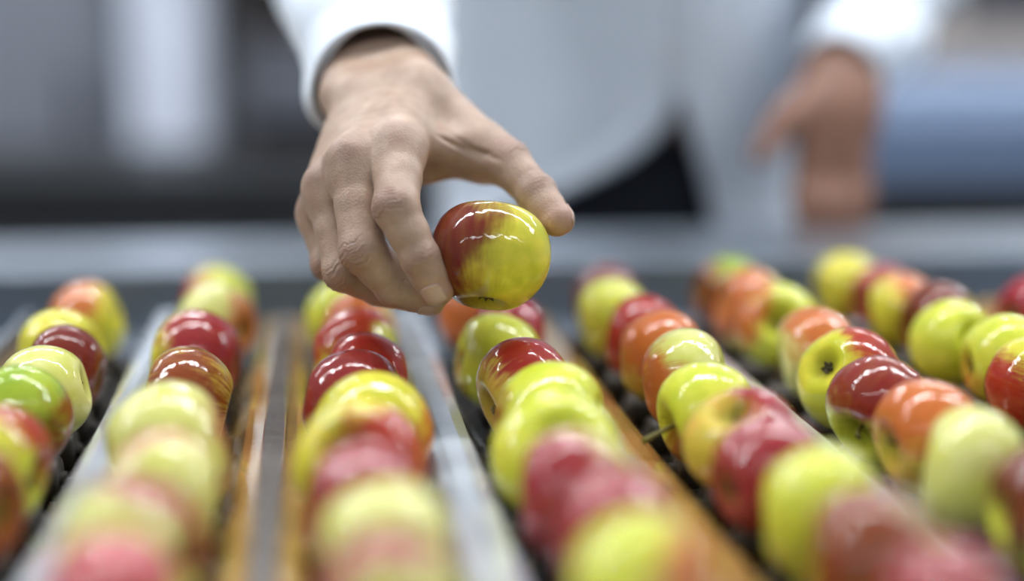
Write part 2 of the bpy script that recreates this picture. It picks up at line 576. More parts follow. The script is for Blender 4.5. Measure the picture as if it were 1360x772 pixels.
# lane: (x mm, y mm, diameter mm, ground, blush, cheek (right, up, towards), red share, streak, look, stem axis)
LINE = {
    'A': [(-155, 1041, 58, 'yellow', 'orange', (-1, .3, .3), .52, .6, 'orange red apple, yellow on its right', None),
          (-156, 940, 56, 'yellow', 'orange', (-1, -.4, .2), .15, .5, 'clear yellow apple', None),
          (-146, 888, 56, 'gold', 'dark', (.2, .5, .6), .85, .4, 'dark red apple', None),
          (-148, 836, 56, 'pale', 'orange', (-1, 0, 0), .08, .4, 'pale cream yellow apple', None),
          (-152, 777, 58, 'green', 'brown', (1, -.1, -.2), .16, .4, 'fresh green apple, brownish right edge', (-.6, .2, -.7)),
          (-150, 693, 60, 'lime', 'red', (.55, .7, -.75), .30, .5, 'yellow green apple with red upper edge', None),
          (-150, 632, 58, 'gold', 'brown', (.5, .2, .8), .8, .5, 'brown red apple half out of view', None)],
    'B': [(-70, 1095, 58, 'lime', 'red', (-1, .1, .2), .3, .6, 'yellow green apple, reddish on the left', None),
          (-66, 1018, 60, 'pale', 'orange', (1, -.2, 0), .28, .7, 'pale yellow apple, orange on the right', None),
          (-72, 912, 63, 'yellow', 'magenta', (1, .1, .3), .62, .3, 'crimson apple, bright yellow on its left', None),
          (-70, 805, 62, 'gold', 'brown', (.1, .5, .6), .26, 1.9, 'striped brownish apple', (-.95, .25, .15)),
          (-71, 704, 68, 'pale', 'magenta', (1, .1, -.3), .2, .3, 'big pale yellow apple, crimson right edge', None),
          (-67, 634, 60, 'pale', 'pink', (-.1, .9, -.3), .1, .5, 'creamy yellow green apple', None),
          (-72, 568, 61, 'pale', 'magenta', (.4, .6, -.75), .36, .4, 'cream apple with crimson back', None),
          (-74, 507, 58, 'pale', 'pink', (-.1, .3, .6), .55, .5, 'pinkish cream apple', None)],
    'C': [(19, 1028, 58, 'lime', 'orange', (1, .2, .1), .25, .5, 'yellow green apple', None),
          (34, 972, 58, 'peach', 'orange', (-.3, .3, .6), .3, .8, 'peach orange apple', None),
          (24, 906, 62, 'lime', 'red', (-.5, .9, .0), .36, .6, 'red topped apple, yellow green low on the left', None),
          (32, 832, 57, 'gold', 'red', (.6, .4, .4), .7, .5, 'light red apple', None),
          (18, 778, 61, 'gold', 'crimson', (0, .6, .4), .97, .3, 'glossy dark crimson apple', None),
          (26, 725, 63, 'yellow', 'orange', (1, -.3, 0), .15, .4, 'yellow apple', (.3, .1, -.95)),
          (19, 671, 64, 'yellow', 'red', (.7, -.1, .65), .42, .7, 'yellow and red apple with its hollow towards us', (-.15, .5, .85)),
          (17, 616, 60, 'pale', 'magenta', (-.2, .5, .4), .72, .5, 'rosy crimson apple', None),
          (24, 559, 61, 'pale', 'magenta', (-.4, -.3, .2), .15, .4, 'pale yellow green apple', None),
          (24, 501, 58, 'pale', 'magenta', (-.4, .5, -.6), .5, .4, 'crimson backed cream apple', None)],
    'D': [(110, 1027, 57, 'gold', 'orange', (-.5, .3, .5), .4, .6, 'golden orange apple', None),
          (133, 954, 59, 'gold', 'magenta', (.3, .4, .5), .93, .2, 'bright magenta red apple', None),
          (104, 885, 60, 'lime', 'brown', (-1, -.6, 0), .08, .3, 'smooth pale lime apple', None),
          (115, 795, 65, 'gold', 'red', (.4, .7, .1), .38, 1.5, 'streaky orange red apple', (-.9, -.3, .35)),
          (117, 735, 65, 'lime', 'brown', (-1, -.3, .1), .14, .5, 'pale lime apple', None),
          (110, 675, 64, 'lime', 'red', (.4, -.6, .5), .22, .6, 'lime apple with its hollow towards us', (.1, .55, .83)),
          (110, 615, 60, 'pale', 'magenta', (-.3, -.2, .5), .62, .7, 'pinkish brown red apple', None),
          (117, 558, 59, 'pale', 'magenta', (.3, .5, .5), .88, .5, 'deep magenta apple', None),
          (112, 499, 60, 'lime', 'orange', (1, .0, .2), .3, .4, 'yellow green apple, orange on the right', None)],
    'E': [(213, 1066, 58, 'gold', 'dark', (0, .5, .3), .9, .3, 'dark red apple', None),
          (205, 1002, 58, 'lime', 'orange', (1, 0, -.2), .12, .3, 'yellow green apple', None),
          (211, 938, 58, 'gold', 'red', (0, .4, .3), .92, .3, 'bright red apple', None),
          (208, 877, 60, 'gold', 'orange', (.3, .5, .3), .6, .6, 'orange apple', None),
          (208, 815, 62, 'pale', 'orange', (-.8, -.5, .3), .4, .5, 'cream yellow apple, orange low on the left', None),
          (202, 742, 59, 'lime', 'brown', (-.3, -1, .4), .22, .4, 'shiny lime apple with a stem on its left', (-.92, -.22, .25)),
          (204, 681, 59, 'gold', 'magenta', (1, .35, -.2), .42, .7, 'golden apple with crimson right side', (-.3, .8, .25)),
          (200, 628, 57, 'pale', 'magenta', (-.2, .2, .4), .85, .5, 'dusky crimson apple', None),
          (205, 577, 60, 'lime', 'pink', (1, -.6, 0), .08, .3, 'pale lime green apple', None),
          (206, 518, 63, 'olive', 'brown', (-.5, .5, .4), .3, .5, 'olive green apple', None),
          (210, 462, 58, 'pale', 'magenta', (-.2, .4, .3), .6, .4, 'rosy cream apple', None)],
    'F': [(313, 1087, 58, 'green', 'brown', (-1, -.3, .3), .4, .4, 'dark green apple', None),
          (315, 1024, 62, 'pale', 'orange', (-.8, .5, .1), .42, .7, 'orange apple', None),
          (311, 962, 59, 'lime', 'orange', (-.9, .4, .0), .22, .5, 'yellow green apple with its hollow towards us', (-.1, .35, .9)),
          (308, 880, 60, 'pale', 'orange', (.3, .7, .2), .42, .8, 'peach pink apple', None),
          (302, 809, 62, 'yellow', 'red', (.85, .35, -.15), .45, .6, 'yellow apple with a red right side', (.68, -.45, -.55)),
          (295, 731, 61, 'lime', 'crimson', (.35, .9, .2), .62, .4, 'dark red apple with a green stem hollow', (-.72, -.52, .5)),
          (299, 678, 59, 'gold', 'orange', (-.1, .6, .1), .42, .8, 'golden orange apple', None),
          (292, 627, 59, 'pale', 'brown', (.6, -.7, 0), .1, .4, 'pale yellow apple', (-.95, .1, -.3)),
          (306, 583, 60, 'lime', 'dark', (.1, .5, .2), .7, .4, 'dark maroon apple', None),
          (288, 526, 60, 'yellow', 'brown', (.3, -.3, .6), .5, .5, 'yellow and brown apple at the frame edge', None)],
    'G': [(411, 1088, 57, 'yellow', 'orange', (.9, -.2, .2), .2, .4, 'lemon yellow apple', None),
          (440, 1052, 52, 'gold', 'magenta', (0, .6, .4), .85, .3, 'small magenta topped apple', None),
          (414, 1016, 57, 'yellow', 'orange', (.7, .5, .1), .45, .5, 'yellow orange apple', None),
          (432, 965, 61, 'yellow', 'dark', (-.8, .2, .4), .6, .5, 'brown red apple, yellow on its right', None),
          (398, 893, 57, 'lime', 'orange', (1, .5, -.3), .1, .3, 'clear yellow green apple', (.4, .3, .85)),
          (411, 842, 59, 'lime', 'orange', (-1, -.6, 0), .06, .3, 'smooth yellow green apple', None),
          (397, 787, 58, 'yellow', 'red', (-.7, -.6, .4), .4, .6, 'yellow apple with red lower left', (.7, -.2, .6)),
          (380, 718, 58, 'green', 'brown', (1, -.5, 0), .05, .3, 'fresh green apple at the frame edge', None)],
    'H': [(503, 985, 58, 'gold', 'magenta', (-.2, .3, .5), .95, .3, 'crimson apple at the frame edge', None)],
}


def settle(rows, lane):
    """nudge the apples of one lane apart until none cut into each other or the strips"""
    P = np.array([r[:2] for r in rows], float)
    D = np.array([r[2] for r in rows], float) * .98
    lx = LANES[lane] * 1000
    P[:, 0] = np.clip(P[:, 0], lx - 6, lx + 6) if lane not in 'DG' else np.clip(P[:, 0], lx - 5, lx + 11)
    P0 = P.copy()
    for it in range(800):
        P[:, 1] += (P0[:, 1] - P[:, 1]) * (0.01 if it < 600 else 0)
        for i in range(len(P)):
            for j in range(i + 1, len(P)):
                v = P[j] - P[i]
                need = math.sqrt(max((.975 * (D[i] + D[j]) / 2) ** 2 - v[0] ** 2, 0))
                if abs(v[1]) < need:
                    m = (need - abs(v[1])) * .5 * (1 if v[1] > 0 else -1)
                    P[i, 1] -= m
                    P[j, 1] += m
    return [tuple(p) + (d,) + r[3:] for p, d, r in zip(P, D, rows)]


roller_me = None
n_ap = 0
for k, rows in LINE.items():
    ys = []
    rows = settle(rows, k)
    for i, (x, y, d, g, bl, ck, am, stv, look, ax) in enumerate(rows):
        lab = f'{look}, {ORD[i + 1]} from far end of {LN[k]} lane' if len(rows) > 1 else f'{look}, alone in {LN[k]} lane'
        make_apple((x / 1000, y / 1000, BELT), d / 1000, g, bl, ck, am, stv, lab, ax, 'wet apples in lanes on the sorting conveyor', n_ap, stem_length=0.80 if 'with a stem' in look else 0,
                   soft=0.36 if 'strip' in look else 0.28)
        n_ap += 1
        ys.append(y / 1000)
    ys = sorted(ys)
    mids = [(a + b) / 2 for a, b in zip(ys, ys[1:]) if b - a < 0.085]
    wide = [(a + 0.031, b - 0.031) for a, b in zip(ys, ys[1:]) if b - a >= 0.085]
    ry = sorted(mids + [v for ab in wide for v in ab] + [ys[0] - 0.032, ys[-1] + 0.030])
    ry = [v for v in ry if Y0 < v < Y1 - 0.02]
    for v in ry:
        if roller_me is None:
            hw = 0.0125
            prof = [(0.004, -hw - 0.003), (0.004, -hw), (0.011, -hw), (0.0122, -hw + 0.0012), (0.0122, -hw + 0.004), (0.0108, 0), (0.0122, hw - 0.004),
                    (0.0122, hw - 0.0012), (0.011, hw), (0.004, hw), (0.004, hw + 0.003)]
            ro = obj('roller', lathe(prof, 24, 'X'), M_roll, conv, smooth=True)
            roller_me = ro.data
        else:
            ro = link('roller', roller_me, None, conv)
        ro.location = Vector((LANES[k], v, BELT - 0.0405)) + off

held_c = at(652, 341, 0.826)
make_apple(held_c, 0.0668, 'yellow', 'dark', (-.95, .25, .05), .44, 0.45, 'wet red and yellow apple held up between fingers and thumb', (.10, .90, -.42), None, 1, soft=0.42)
# ------------------------------------------------------------------ the worker
class Field:
    """a body as a blend of tapered capsules; lengths in millimetres in one local frame"""

    def __init__(self):
        self.groups = []                        # (blend with what is there, [(a, b, ra, rb, k)])

    def group(self, k, prims):
        self.groups.append((k, [tuple(np.asarray(v, float) if i < 2 else v for i, v in enumerate(p)) for p in prims]))

    @staticmethod
    def smin(a, b, k):
        h = np.maximum(k - np.abs(a - b), 0) / k
        return np.minimum(a, b) - h * h * k * 0.25

    @staticmethod
    def cap(P, a, b, ra, rb):
        ba = b - a
        pa = P - a
        h = np.clip((pa @ ba) / max(ba @ ba, 1e-9), 0, 1)
        d = pa - h[..., None] * ba
        return np.sqrt((d * d).sum(-1)) - (ra + (rb - ra) * h)

    def points(self, P):
        base = None
        out = None
        for k, prims in self.groups:
            g = None
            for a, b, ra, rb, kk in prims:
                d = self.cap(P, a, b, ra, rb)
                g = d if g is None else self.smin(g, d, kk)
            if base is None:
                base = g
                out = g
            else:
                out = np.minimum(out, self.smin(base, g, k))
        return out

    def grid(self, lo, hi, res):
        ax = [np.arange(l, h + res, res) for l, h in zip(lo, hi)]
        shp = tuple(len(a) for a in ax)
        BIG = 60.0

        def evalg(prims):
            g = np.full(shp, BIG, np.float32)
            for a, b, ra, rb, kk in prims:
                m = max(ra, rb) + kk + 14
                mn, mx = np.minimum(a, b) - m, np.maximum(a, b) + m
                sl = tuple(slice(max(0, int((mn[i] - lo[i]) / res)), max(0, min(shp[i], int((mx[i] - lo[i]) / res) + 2))) for i in range(3))
                if any(s.stop <= s.start for s in sl):
                    continue
                X, Y, Z = np.meshgrid(ax[0][sl[0]], ax[1][sl[1]], ax[2][sl[2]], indexing='ij')
                d = self.cap(np.stack([X, Y, Z], -1).astype(np.float32), a.astype(np.float32), b.astype(np.float32), ra, rb).astype(np.float32)
                g[sl] = self.smin(g[sl], d, kk)
            return g
        base = None
        for k, prims in self.groups:
            g = evalg(prims)
            if base is None:
                base = g
                out = g.copy()
            else:
                out = np.minimum(out, self.smin(base, g, k))
        return ax, out

    def grad(self, P, e=0.25):
        G = np.stack([self.points(P + np.eye(3)[i] * e) - self.points(P - np.eye(3)[i] * e) for i in range(3)], -1)
        return G / np.maximum(np.linalg.norm(G, axis=-1, keepdims=True), 1e-9)

    def project(self, P, n=2):
        for _ in range(n):
            P = P - self.grad(P) * np.clip(self.points(P), -3, 3)[:, None]
        return P


def surface_nets(ax, F):
    """dual quads of the zero level of a grid"""
    S = F < 0
    nx, ny, nz = F.shape
    c = np.zeros((nx - 1, ny - 1, nz - 1), np.int8)
    for i in (0, 1):
        for j in (0, 1):
            for k in (0, 1):
                c += S[i:nx - 1 + i, j:ny - 1 + j, k:nz - 1 + k]
    act = (c > 0) & (c < 8)
    idx = np.full(act.shape, -1, np.int64)
    I = np.argwhere(act)
    idx[act] = np.arange(len(I))
    acc = np.zeros((len(I), 3))
    cnt = np.zeros(len(I))
    for d in range(3):
        for u in (0, 1):
            for v in (0, 1):
                o0 = [0, 0, 0]
                o0[(d + 1) % 3] = u
                o0[(d + 2) % 3] = v
                o1 = list(o0)
                o1[d] = 1
                a = F[I[:, 0] + o0[0], I[:, 1] + o0[1], I[:, 2] + o0[2]]
                b = F[I[:, 0] + o1[0], I[:, 1] + o1[1], I[:, 2] + o1[2]]
                m = (a < 0) != (b < 0)
                t = np.where(m, a / np.where(m, a - b, 1), 0)
                p = np.tile(np.array(o0, float), (len(I), 1))
                p[:, d] = t
                acc += p * m[:, None]
                cnt += m
    V = I + acc / cnt[:, None]
    res = ax[0][1] - ax[0][0]
    V = np.array([a[0] for a in ax]) + V * res
    Q = []
    for d in range(3):
        s0 = [slice(None)] * 3
        s1 = [slice(None)] * 3
        s0[d] = slice(0, -1)
        s1[d] = slice(1, None)
        A, B = S[tuple(s0)], S[tuple(s1)]
        E = np.argwhere(A != B)
        u, v = (d + 1) % 3, (d + 2) % 3
        ok = (E[:, u] > 0) & (E[:, v] > 0) & (E[:, u] < F.shape[u] - 1) & (E[:, v] < F.shape[v] - 1)
        E = E[ok]
        fl = A[E[:, 0], E[:, 1], E[:, 2]]
        q = []
        for du, dv in ((-1, -1), (0, -1), (0, 0), (-1, 0)):
            e = E.copy()
            e[:, u] += du
            e[:, v] += dv
            q.append(idx[e[:, 0], e[:, 1], e[:, 2]])
        q = np.stack(q, -1)
        q[~fl] = q[~fl][:, ::-1]
        Q.append(q)
    return V, np.concatenate(Q)


def subdivide(V, Q):
    e = np.stack([Q, np.roll(Q, -1, 1)], -1).reshape(-1, 2)
    es = np.sort(e, 1)
    key = es[:, 0].astype(np.int64) * (len(V) + 1) + es[:, 1]
    uq, first, inv = np.unique(key, return_index=True, return_inverse=True)
    mid = V[es[first]].mean(1)
    cen = V[Q].mean(1)
    n, m = len(V), len(mid)
    E = inv.reshape(-1, 4) + n
    cidx = np.arange(len(Q)) + n + m
    out = []
    for i in range(4):
        out.append(np.stack([Q[:, i], E[:, i], cidx, E[:, i - 1]], -1))
    return np.concatenate([V, mid, cen]), np.concatenate(out)


def unit(v):
    v = np.asarray(v, float)
    return v / np.linalg.norm(v)


# --- local frame of the reaching hand: x right, y up, z away from the viewer, mm from the centre of the held apple
HZ = 0.826
HX, HY = (652 - 680) / FPX * HZ * 1000, (386 - 341) / FPX * HZ * 1000


def hp(px, py, d):
    Z = HZ + d / 1000
    return np.array([(px - 680) / FPX * Z * 1000 - HX, (386 - py) / FPX * Z * 1000 - HY, d])


def h2w(P):
    P = np.asarray(P, float)
    return CAM + (((P[..., 0:1] + HX) * Rv + (P[..., 1:2] + HY) * Uv) + (P[..., 2:3] + HZ * 1000) * Fv) / 1000


FING = {   # joints (px, py, depth) and radii in mm: knuckle, middle joint, last joint, tip
    'index': ([(531, 199, 15), (526, 276, -17), (559, 344, -19), (580, 385, -15)], (14.6, 12.6, 10.6, 9.2)),
    'middle': ([(469, 216, 13), (482, 333, -6), (526, 381, 4), (571, 397, 6)], (13.8, 12.8, 11.2, 9.0)),
    'ring': ([(434, 250, 30), (457, 360, 14), (503, 383, 24), (541, 391, 26)], (12.6, 11.6, 9.8, 8.6)),
    'little': ([(423, 284, 48), (436, 350, 36), (468, 368, 42), (500, 376, 44)], (11.0, 9.6, 8.4, 7.4))}
THUMB = ([(592, 168, 72), (674, 217, 44), (712, 257, 29), (739, 292, 17)], (17, 12.0, 11.4, 9.6))
hand = Field()
J = {k: [hp(*p) for p in v[0]] for k, v in FING.items()}
T = [hp(*p) for p in THUMB[0]]
wr = [hp(552, 132, 74), hp(482, 142, 80)]      # thumb side and little-finger side of the wrist
cuff_c, elb = hp(506, 117, 120), hp(474, -70, 314)    # middle of the cuff mouth, elbow
f_dir = unit(elb - cuff_c)
f_dor = np.array([0, .55, -.83])
f_dor = unit(f_dor - f_dir * (f_dor @ f_dir))
fa = [cuff_c + np.array([11, 1, 0]) + f_dor * 3, cuff_c + np.array([-11, -3, 0]) + f_dor * 3]
fe = [p + f_dir * 70 - f_dor * 3 for p in fa]
palm = [(wr[0], J['index'][0], 17, 13.0, 10), (wr[0] * .6 + wr[1] * .4, J['middle'][0], 17.5, 12.8, 12), (wr[0] * .25 + wr[1] * .75, J['ring'][0], 16.5, 12.0, 12),
        (wr[1], J['little'][0], 16, 11.0, 12),
        (wr[0], T[0], 18, 16, 12), (T[0], T[1], 16, 11, 14),
        (hp(545, 195, 50), hp(640, 214, 60), 12, 13, 14), (hp(470, 235, 52), hp(560, 215, 58), 14, 13, 14),
        (hp(556, 192, 36), hp(640, 200, 50), 6.5, 7.5, 12),
        (wr[0], fa[0], 19, 24, 14), (wr[1], fa[1], 17, 23, 14), (fa[0], fe[0], 24, 26, 14), (fa[1], fe[1], 23, 25, 14),
        (hp(453, 128, 92), hp(455, 122, 94), 13, 13, 12)]
a_, b_ = 'index middle'.split()
for a_, b_ in (('index', 'middle'), ('middle', 'ring'), ('ring', 'little')):
    p, q = J[a_], J[b_]
    palm.append((p[0] * .86 + p[1] * .14, q[0] * .86 + q[1] * .14, 8.5, 8.5, 8))
for a_, b_, t_ in (('index', 'middle', .7), ('middle', 'ring', .4), ('ring', 'little', .15)):
    w0 = wr[0] * t_ + wr[1] * (1 - t_)
    m0 = J[a_][0] * .5 + J[b_][0] * .5
    palm.append((w0 * .6 + m0 * .4, w0 * .12 + m0 * .88, 16, 12.5, 10))
# stretched tendons and the knobs of the knuckles
for k in FING:
    p = J[k][0]
    back = unit(np.array([-.15, .55, -.82]))
    w0 = (wr[0] * .7 + wr[1] * .3) if k in ('index', 'middle') else (wr[0] * .3 + wr[1] * .7)
    palm.append((w0 * .55 + p * .45 + back * 14.5, p + back * 10.5, 1.6, 2.4, 7))
    palm.append((p + back * 5.4, p + back * 5.8, 7.0, 7.0, 7))
hand.group(0, palm)
for k, (_, r) in FING.items():
    p = J[k]
    g = []
    for i in range(3):
        m = p[i] * .5 + p[i + 1] * .5
        rm = (r[i] + r[i + 1]) * .5 * (0.94 if i < 2 else 1.0)
        bend = 0
        g.append((p[i], m, r[i], rm, 3))
        g.append((m, p[i + 1], rm, r[i + 1], 3))
    hand.group(8.5, g)
g = []
for i in range(3):
    m = T[i] * .5 + T[i + 1] * .5
    rm = (THUMB[1][i] + THUMB[1][i + 1]) * .5 * (1.0 if i == 0 else 0.95)
    g += [(T[i], m, THUMB[1][i], rm, 3), (m, T[i + 1], rm, THUMB[1][i + 1], 3)]
hand.group(9, g)
lo = np.array([min(p[i] for f in J.values() for p in f) for i in range(3)])
hi = np.array([max(max(p[i] for f in J.values() for p in f), max(p[i] for p in T), max(p[i] for p in fe)) for i in range(3)])
lo = np.minimum(lo, np.min([*fe, *fa, *T], 0)) - 20
hi = hi + 24
ax, FG = hand.grid(lo, hi, 1.3)
HV, HQ = surface_nets(ax, FG)
HV, HQ = subdivide(HV, HQ)
HV = hand.project(HV, 2)
HN = hand.grad(HV)
# creases over the joints, drawn into the surface
disp = np.zeros(len(HV))
tone = np.zeros(len(HV))
pale = np.zeros(len(HV))


def sstep(x, a, b):
    t = np.clip((x - a) / (b - a), 0, 1)
    return t * t * (3 - 2 * t)


hr = np.random.RandomState(5)
chain_d = []
for k in list(FING) + [None]:
    p, r = (J[k], FING[k][1]) if k else (T, THUMB[1])
    chain_d.append(np.min([Field.cap(HV, p[i], p[i + 1], r[i], r[i + 1]) for i in range(3)], axis=0))
owner = np.argmin(np.array(chain_d), axis=0)
chains = [(J[k], FING[k][1]) for k in FING] + [(T, THUMB[1])]
for ci, (p, r) in enumerate(chains):
    for ji in (1, 2):
        d1, d2 = unit(p[ji] - p[ji - 1]), unit(p[ji + 1] - p[ji])
        dors = unit(d1 - d2) if np.linalg.norm(d1 - d2) > .1 else unit(np.array([-.3, .3, -.9]))
        if ci == 4:
            dors = unit(np.array([.5, .6, -.4]))
        t = unit(d1 + d2)
        lat = np.cross(t, dors)
        q = HV - p[ji]
        s, n, l = q @ t, q @ dors, q @ lat
        near = (np.linalg.norm(q, axis=1) < r[ji] * 1.75) & (owner == ci)
        msk = near * sstep(n / r[ji], .15, .75) * (1 - sstep(np.abs(l) / r[ji], .55, 1.0))
        s2 = s + 0.9 * np.sin(l * .55 + ci + ji) + .4 * np.sin(l * 1.3 + 2 * ci)
        ks = (-6.2, -4.0, -2.2, -.4, 1.6, 3.4, 5.8) if ji == 1 else (-2.6, -.8, 1.0, 2.8)
        for si in ks:
            sc_ = hr.uniform(.5, 1.0) * (0.62 if ji == 1 else .4)
            disp -= msk * sc_ * np.exp(-((s2 - si + hr.uniform(-.3, .3) + .08 * l * hr.uniform(-1, 1)) / .55) ** 2)
        disp += msk * 0.5 * np.exp(-(s / 5.5) ** 2)
        tone = np.maximum(tone, near * sstep(n / r[ji], .1, .8) * np.exp(-(s / (r[ji] * .8)) ** 2) * .8)
        # folds on the gripping side
        m2 = near * sstep(-n / r[ji], .2, .8)
        disp -= m2 * .3 * np.exp(-(s / .8) ** 2)
    # fingertips are pinker
    dt = np.linalg.norm(HV - p[3], axis=1)
    pale = np.maximum(pale, 1 - sstep(dt, 6, 17))
for k in FING:
    dk = np.linalg.norm(HV - J[k][0] - unit(np.array([-.15, .55, -.82])) * 11, axis=1)
    tone = np.maximum(tone, .75 * (1 - sstep(dk, 3, 15)))
# folds in the web between thumb and index
for a, b, dep in ((hp(585, 196, 46), hp(650, 214, 44), 1.5), (hp(604, 190, 44), hp(664, 224, 40), 1.0), (hp(598, 205, 50), hp(640, 226, 50), 1.0)):
    d = Field.cap(HV, a, b, 0, 0)
    ba = unit(b - a)
    side = (HV - a) @ unit(np.cross(ba, np.array([0.2, .3, -1])))
    disp -= dep * np.exp(-(side / 1.6) ** 2) * (d < 17) * sstep((HV - a) @ ba, -4, 6) * (1 - sstep((HV - a) @ ba, np.linalg.norm(b - a) - 6, np.linalg.norm(b - a) + 4))
palmdir = unit(np.array([.25, -.75, .6]))
pinkp = sstep(HN @ palmdir, .1, .8)
pale = np.maximum(pale, pinkp * .8)
HV = HV + HN * disp[:, None]
HVw = h2w(HV)

# --- the rest of the body, built coarsely under the clothes (frame: metres in the hall, in mm)
RS = h2w(cuff_c)                    # centre of the cuff mouth
R_el = at(474, -70, 1.14)
R_sh = at(585, -268, 1.36)
L_wr = at(1118, 104, 1.50)
L_el = at(1226, -100, 1.66)
L_sh = cs(.315, 1.60, 1.43)
pelv = cs(.125, 1.76, .97)
chest = cs(.12, 1.66, 1.27)
neck = cs(.115, 1.58, 1.46)
headc = cs(.105, 1.52, 1.575)
side = np.array([math.cos(PS), -math.sin(PS), 0])
fwd = np.array([-math.sin(PS), -math.cos(PS), 0])     # towards the viewer
upv = np.array([0, 0, 1.0])
body = Field()
mm = lambda p: np.asarray(p) * 1000
bp = [(mm(pelv - side * .06), mm(chest - side * .08), 90, 104, 50), (mm(pelv + side * .06), mm(chest + side * .08), 90, 104, 50),
      (mm(chest), mm(neck), 110, 62, 80), (mm(R_sh), mm(chest * .5 + neck * .5), 52, 70, 50), (mm(L_sh), mm(chest * .5 + neck * .5), 52, 70, 50),
      (mm(neck), mm(headc), 56, 58, 30), (mm(headc + upv * .035), mm(headc + upv * .05 - fwd * .03), 86, 88, 20),
      (mm(headc - upv * .045 + fwd * .045), mm(headc - upv * .055 + fwd * .055), 50, 42, 40),
      (mm(headc + fwd * .098 + upv * .018), mm(headc + fwd * .112 - upv * .018), 9, 15, 14),
      (mm(headc + side * .09 + upv * .02), mm(headc + side * .094 - upv * .02), 14, 10, 8), (mm(headc - side * .09 + upv * .02), mm(headc - side * .094 - upv * .02), 14, 10, 8),
      (mm(headc + fwd * .090 - upv * .042 - side * .018), mm(headc + fwd * .090 - upv * .042 + side * .018), 7, 7, 8), (mm(headc + fwd * .088 - upv * .056 - side * .014), mm(headc + fwd * .088 - upv * .056 + side * .014), 7, 7, 8),
      (mm(headc + fwd * .080 + upv * .044 - side * .045), mm(headc + fwd * .080 + upv * .044 + side * .045), 16, 16, 14),
      (mm(headc + fwd * .066 - upv * .008 - side * .045), mm(headc + fwd * .066 - upv * .012 - side * .040), 20, 20, 14), (mm(headc + fwd * .066 - upv * .008 + side * .045), mm(headc + fwd * .066 - upv * .012 + side * .040), 20, 20, 14)]
body.group(0, bp)
body.group(40, [(mm(R_sh), mm(R_el), 52, 42, 20), (mm(R_el), mm(h2w((fe[0] + fe[1]) / 2)), 42, 32, 20)])
Lh = lambda px, py, Z: at(px, py, Z) * 1000
lw = mm(L_wr)
body.group(40, [(mm(L_sh), mm(L_el), 52, 42, 20), (mm(L_el), lw, 42, 30, 20),
                (lw, Lh(1125, 150, 1.485), 30, 26, 30), (lw, Lh(1090, 150, 1.485), 26, 24, 30), (Lh(1125, 150, 1.485), Lh(1128, 215, 1.475), 26, 20, 30), (Lh(1090, 150, 1.485), Lh(1082, 215, 1.475), 24, 19, 30)])
for hx, dz in ((-.105, .02), (.105, -.02)):
    hip = pelv + side * hx
    knee = hip - upv * .46 + fwd * .04
    ank = hip - upv * .86 - fwd * .02
    body.group(20, [(mm(hip), mm(knee), 70, 56, 20), (mm(knee), mm(ank), 56, 42, 20), (mm(ank - upv * .045), mm(ank - upv * .06 + fwd * .14), 40, 30, 20)])
for base_, mid_, tip_, r0, r1 in (((1140, 212, 1.475), (1143, 262, 1.468), (1138, 318, 1.472), 11.5, 9), ((1116, 216, 1.472), (1118, 268, 1.462), (1114, 330, 1.466), 12, 9.5),
                                  ((1091, 216, 1.472), (1090, 270, 1.462), (1090, 330, 1.466), 12, 9.5), ((1070, 210, 1.474), (1066, 262, 1.466), (1070, 318, 1.47), 11.5, 9.5),
                                  ((1082, 118, 1.482), (1042, 160, 1.460), (1010, 206, 1.446), 16, 10)):
    body.group(9, [(Lh(*base_), Lh(*mid_), r0 + 1, r0, 6), (Lh(*mid_), Lh(*tip_), r0, r1, 6)])
allp = np.array([q for _, pr in body.groups for p in pr for q in (p[0], p[1])])
ax, FG = body.grid(allp.min(0) - 150, allp.max(0) + 150, 7.0)
BV, BQ = surface_nets(ax, FG)
BV = body.project(BV, 2) / 1000

M_skin = bpy.data.materials.new('skin')
M_skin.use_nodes = True
nt = M_skin.node_tree
p_ = nt.nodes['Principled BSDF']
at_ = nt.nodes.new('ShaderNodeAttribute')
at_.attribute_name = 'skin_tone_shade'
n1 = nt.nodes.new('ShaderNodeTexNoise')
n1.inputs['Scale'].default_value = 90
n1.inputs['Detail'].default_value = 6
tcs = nt.nodes.new('ShaderNodeTexCoord')
nt.links.new(tcs.outputs['Object'], n1.inputs['Vector'])
mxs = nt.nodes.new('ShaderNodeMix')
mxs.data_type = 'RGBA'
mxs.blend_type = 'MULTIPLY'
mxs.inputs[0].default_value = 1.0
rmp = nt.nodes.new('ShaderNodeValToRGB')
rmp.color_ramp.elements[0].position = 0.3
rmp.color_ramp.elements[0].color = (0.84, 0.79, 0.77, 1)
rmp.color_ramp.elements[1].position = 0.7
rmp.color_ramp.elements[1].color = (1.08, 1.08, 1.08, 1)
nt.links.new(n1.outputs['Fac'], rmp.inputs[0])
nt.links.new(at_.outputs['Color'], mxs.inputs[6])
nt.links.new(rmp.outputs[0], mxs.inputs[7])
nt.links.new(mxs.outputs[2], p_.inputs['Base Color'])
p_.inputs['Roughness'].default_value = 0.46
p_.inputs['Specular IOR Level'].default_value = 0.4
p_.inputs['Subsurface Weight'].default_value = 0.2
p_.inputs['Subsurface Radius'].default_value = (0.006, 0.0022, 0.0012)
p_.inputs['Subsurface Scale'].default_value = 1.0
vs = nt.nodes.new('ShaderNodeTexVoronoi')
vs.inputs['Scale'].default_value = 750
n2 = nt.nodes.new('ShaderNodeTexNoise')
n2.inputs['Scale'].default_value = 420
n2.inputs['Detail'].default_value = 6
ad = nt.nodes.new('ShaderNodeMath')
ad.operation = 'ADD'
for s_, i_ in ((vs.outputs['Distance'], 0), (n2.outputs['Fac'], 1)):
    nt.links.new(s_, ad.inputs[i_])
for nd in (vs, n2):
    nt.links.new(tcs.outputs['Object'], nd.inputs['Vector'])
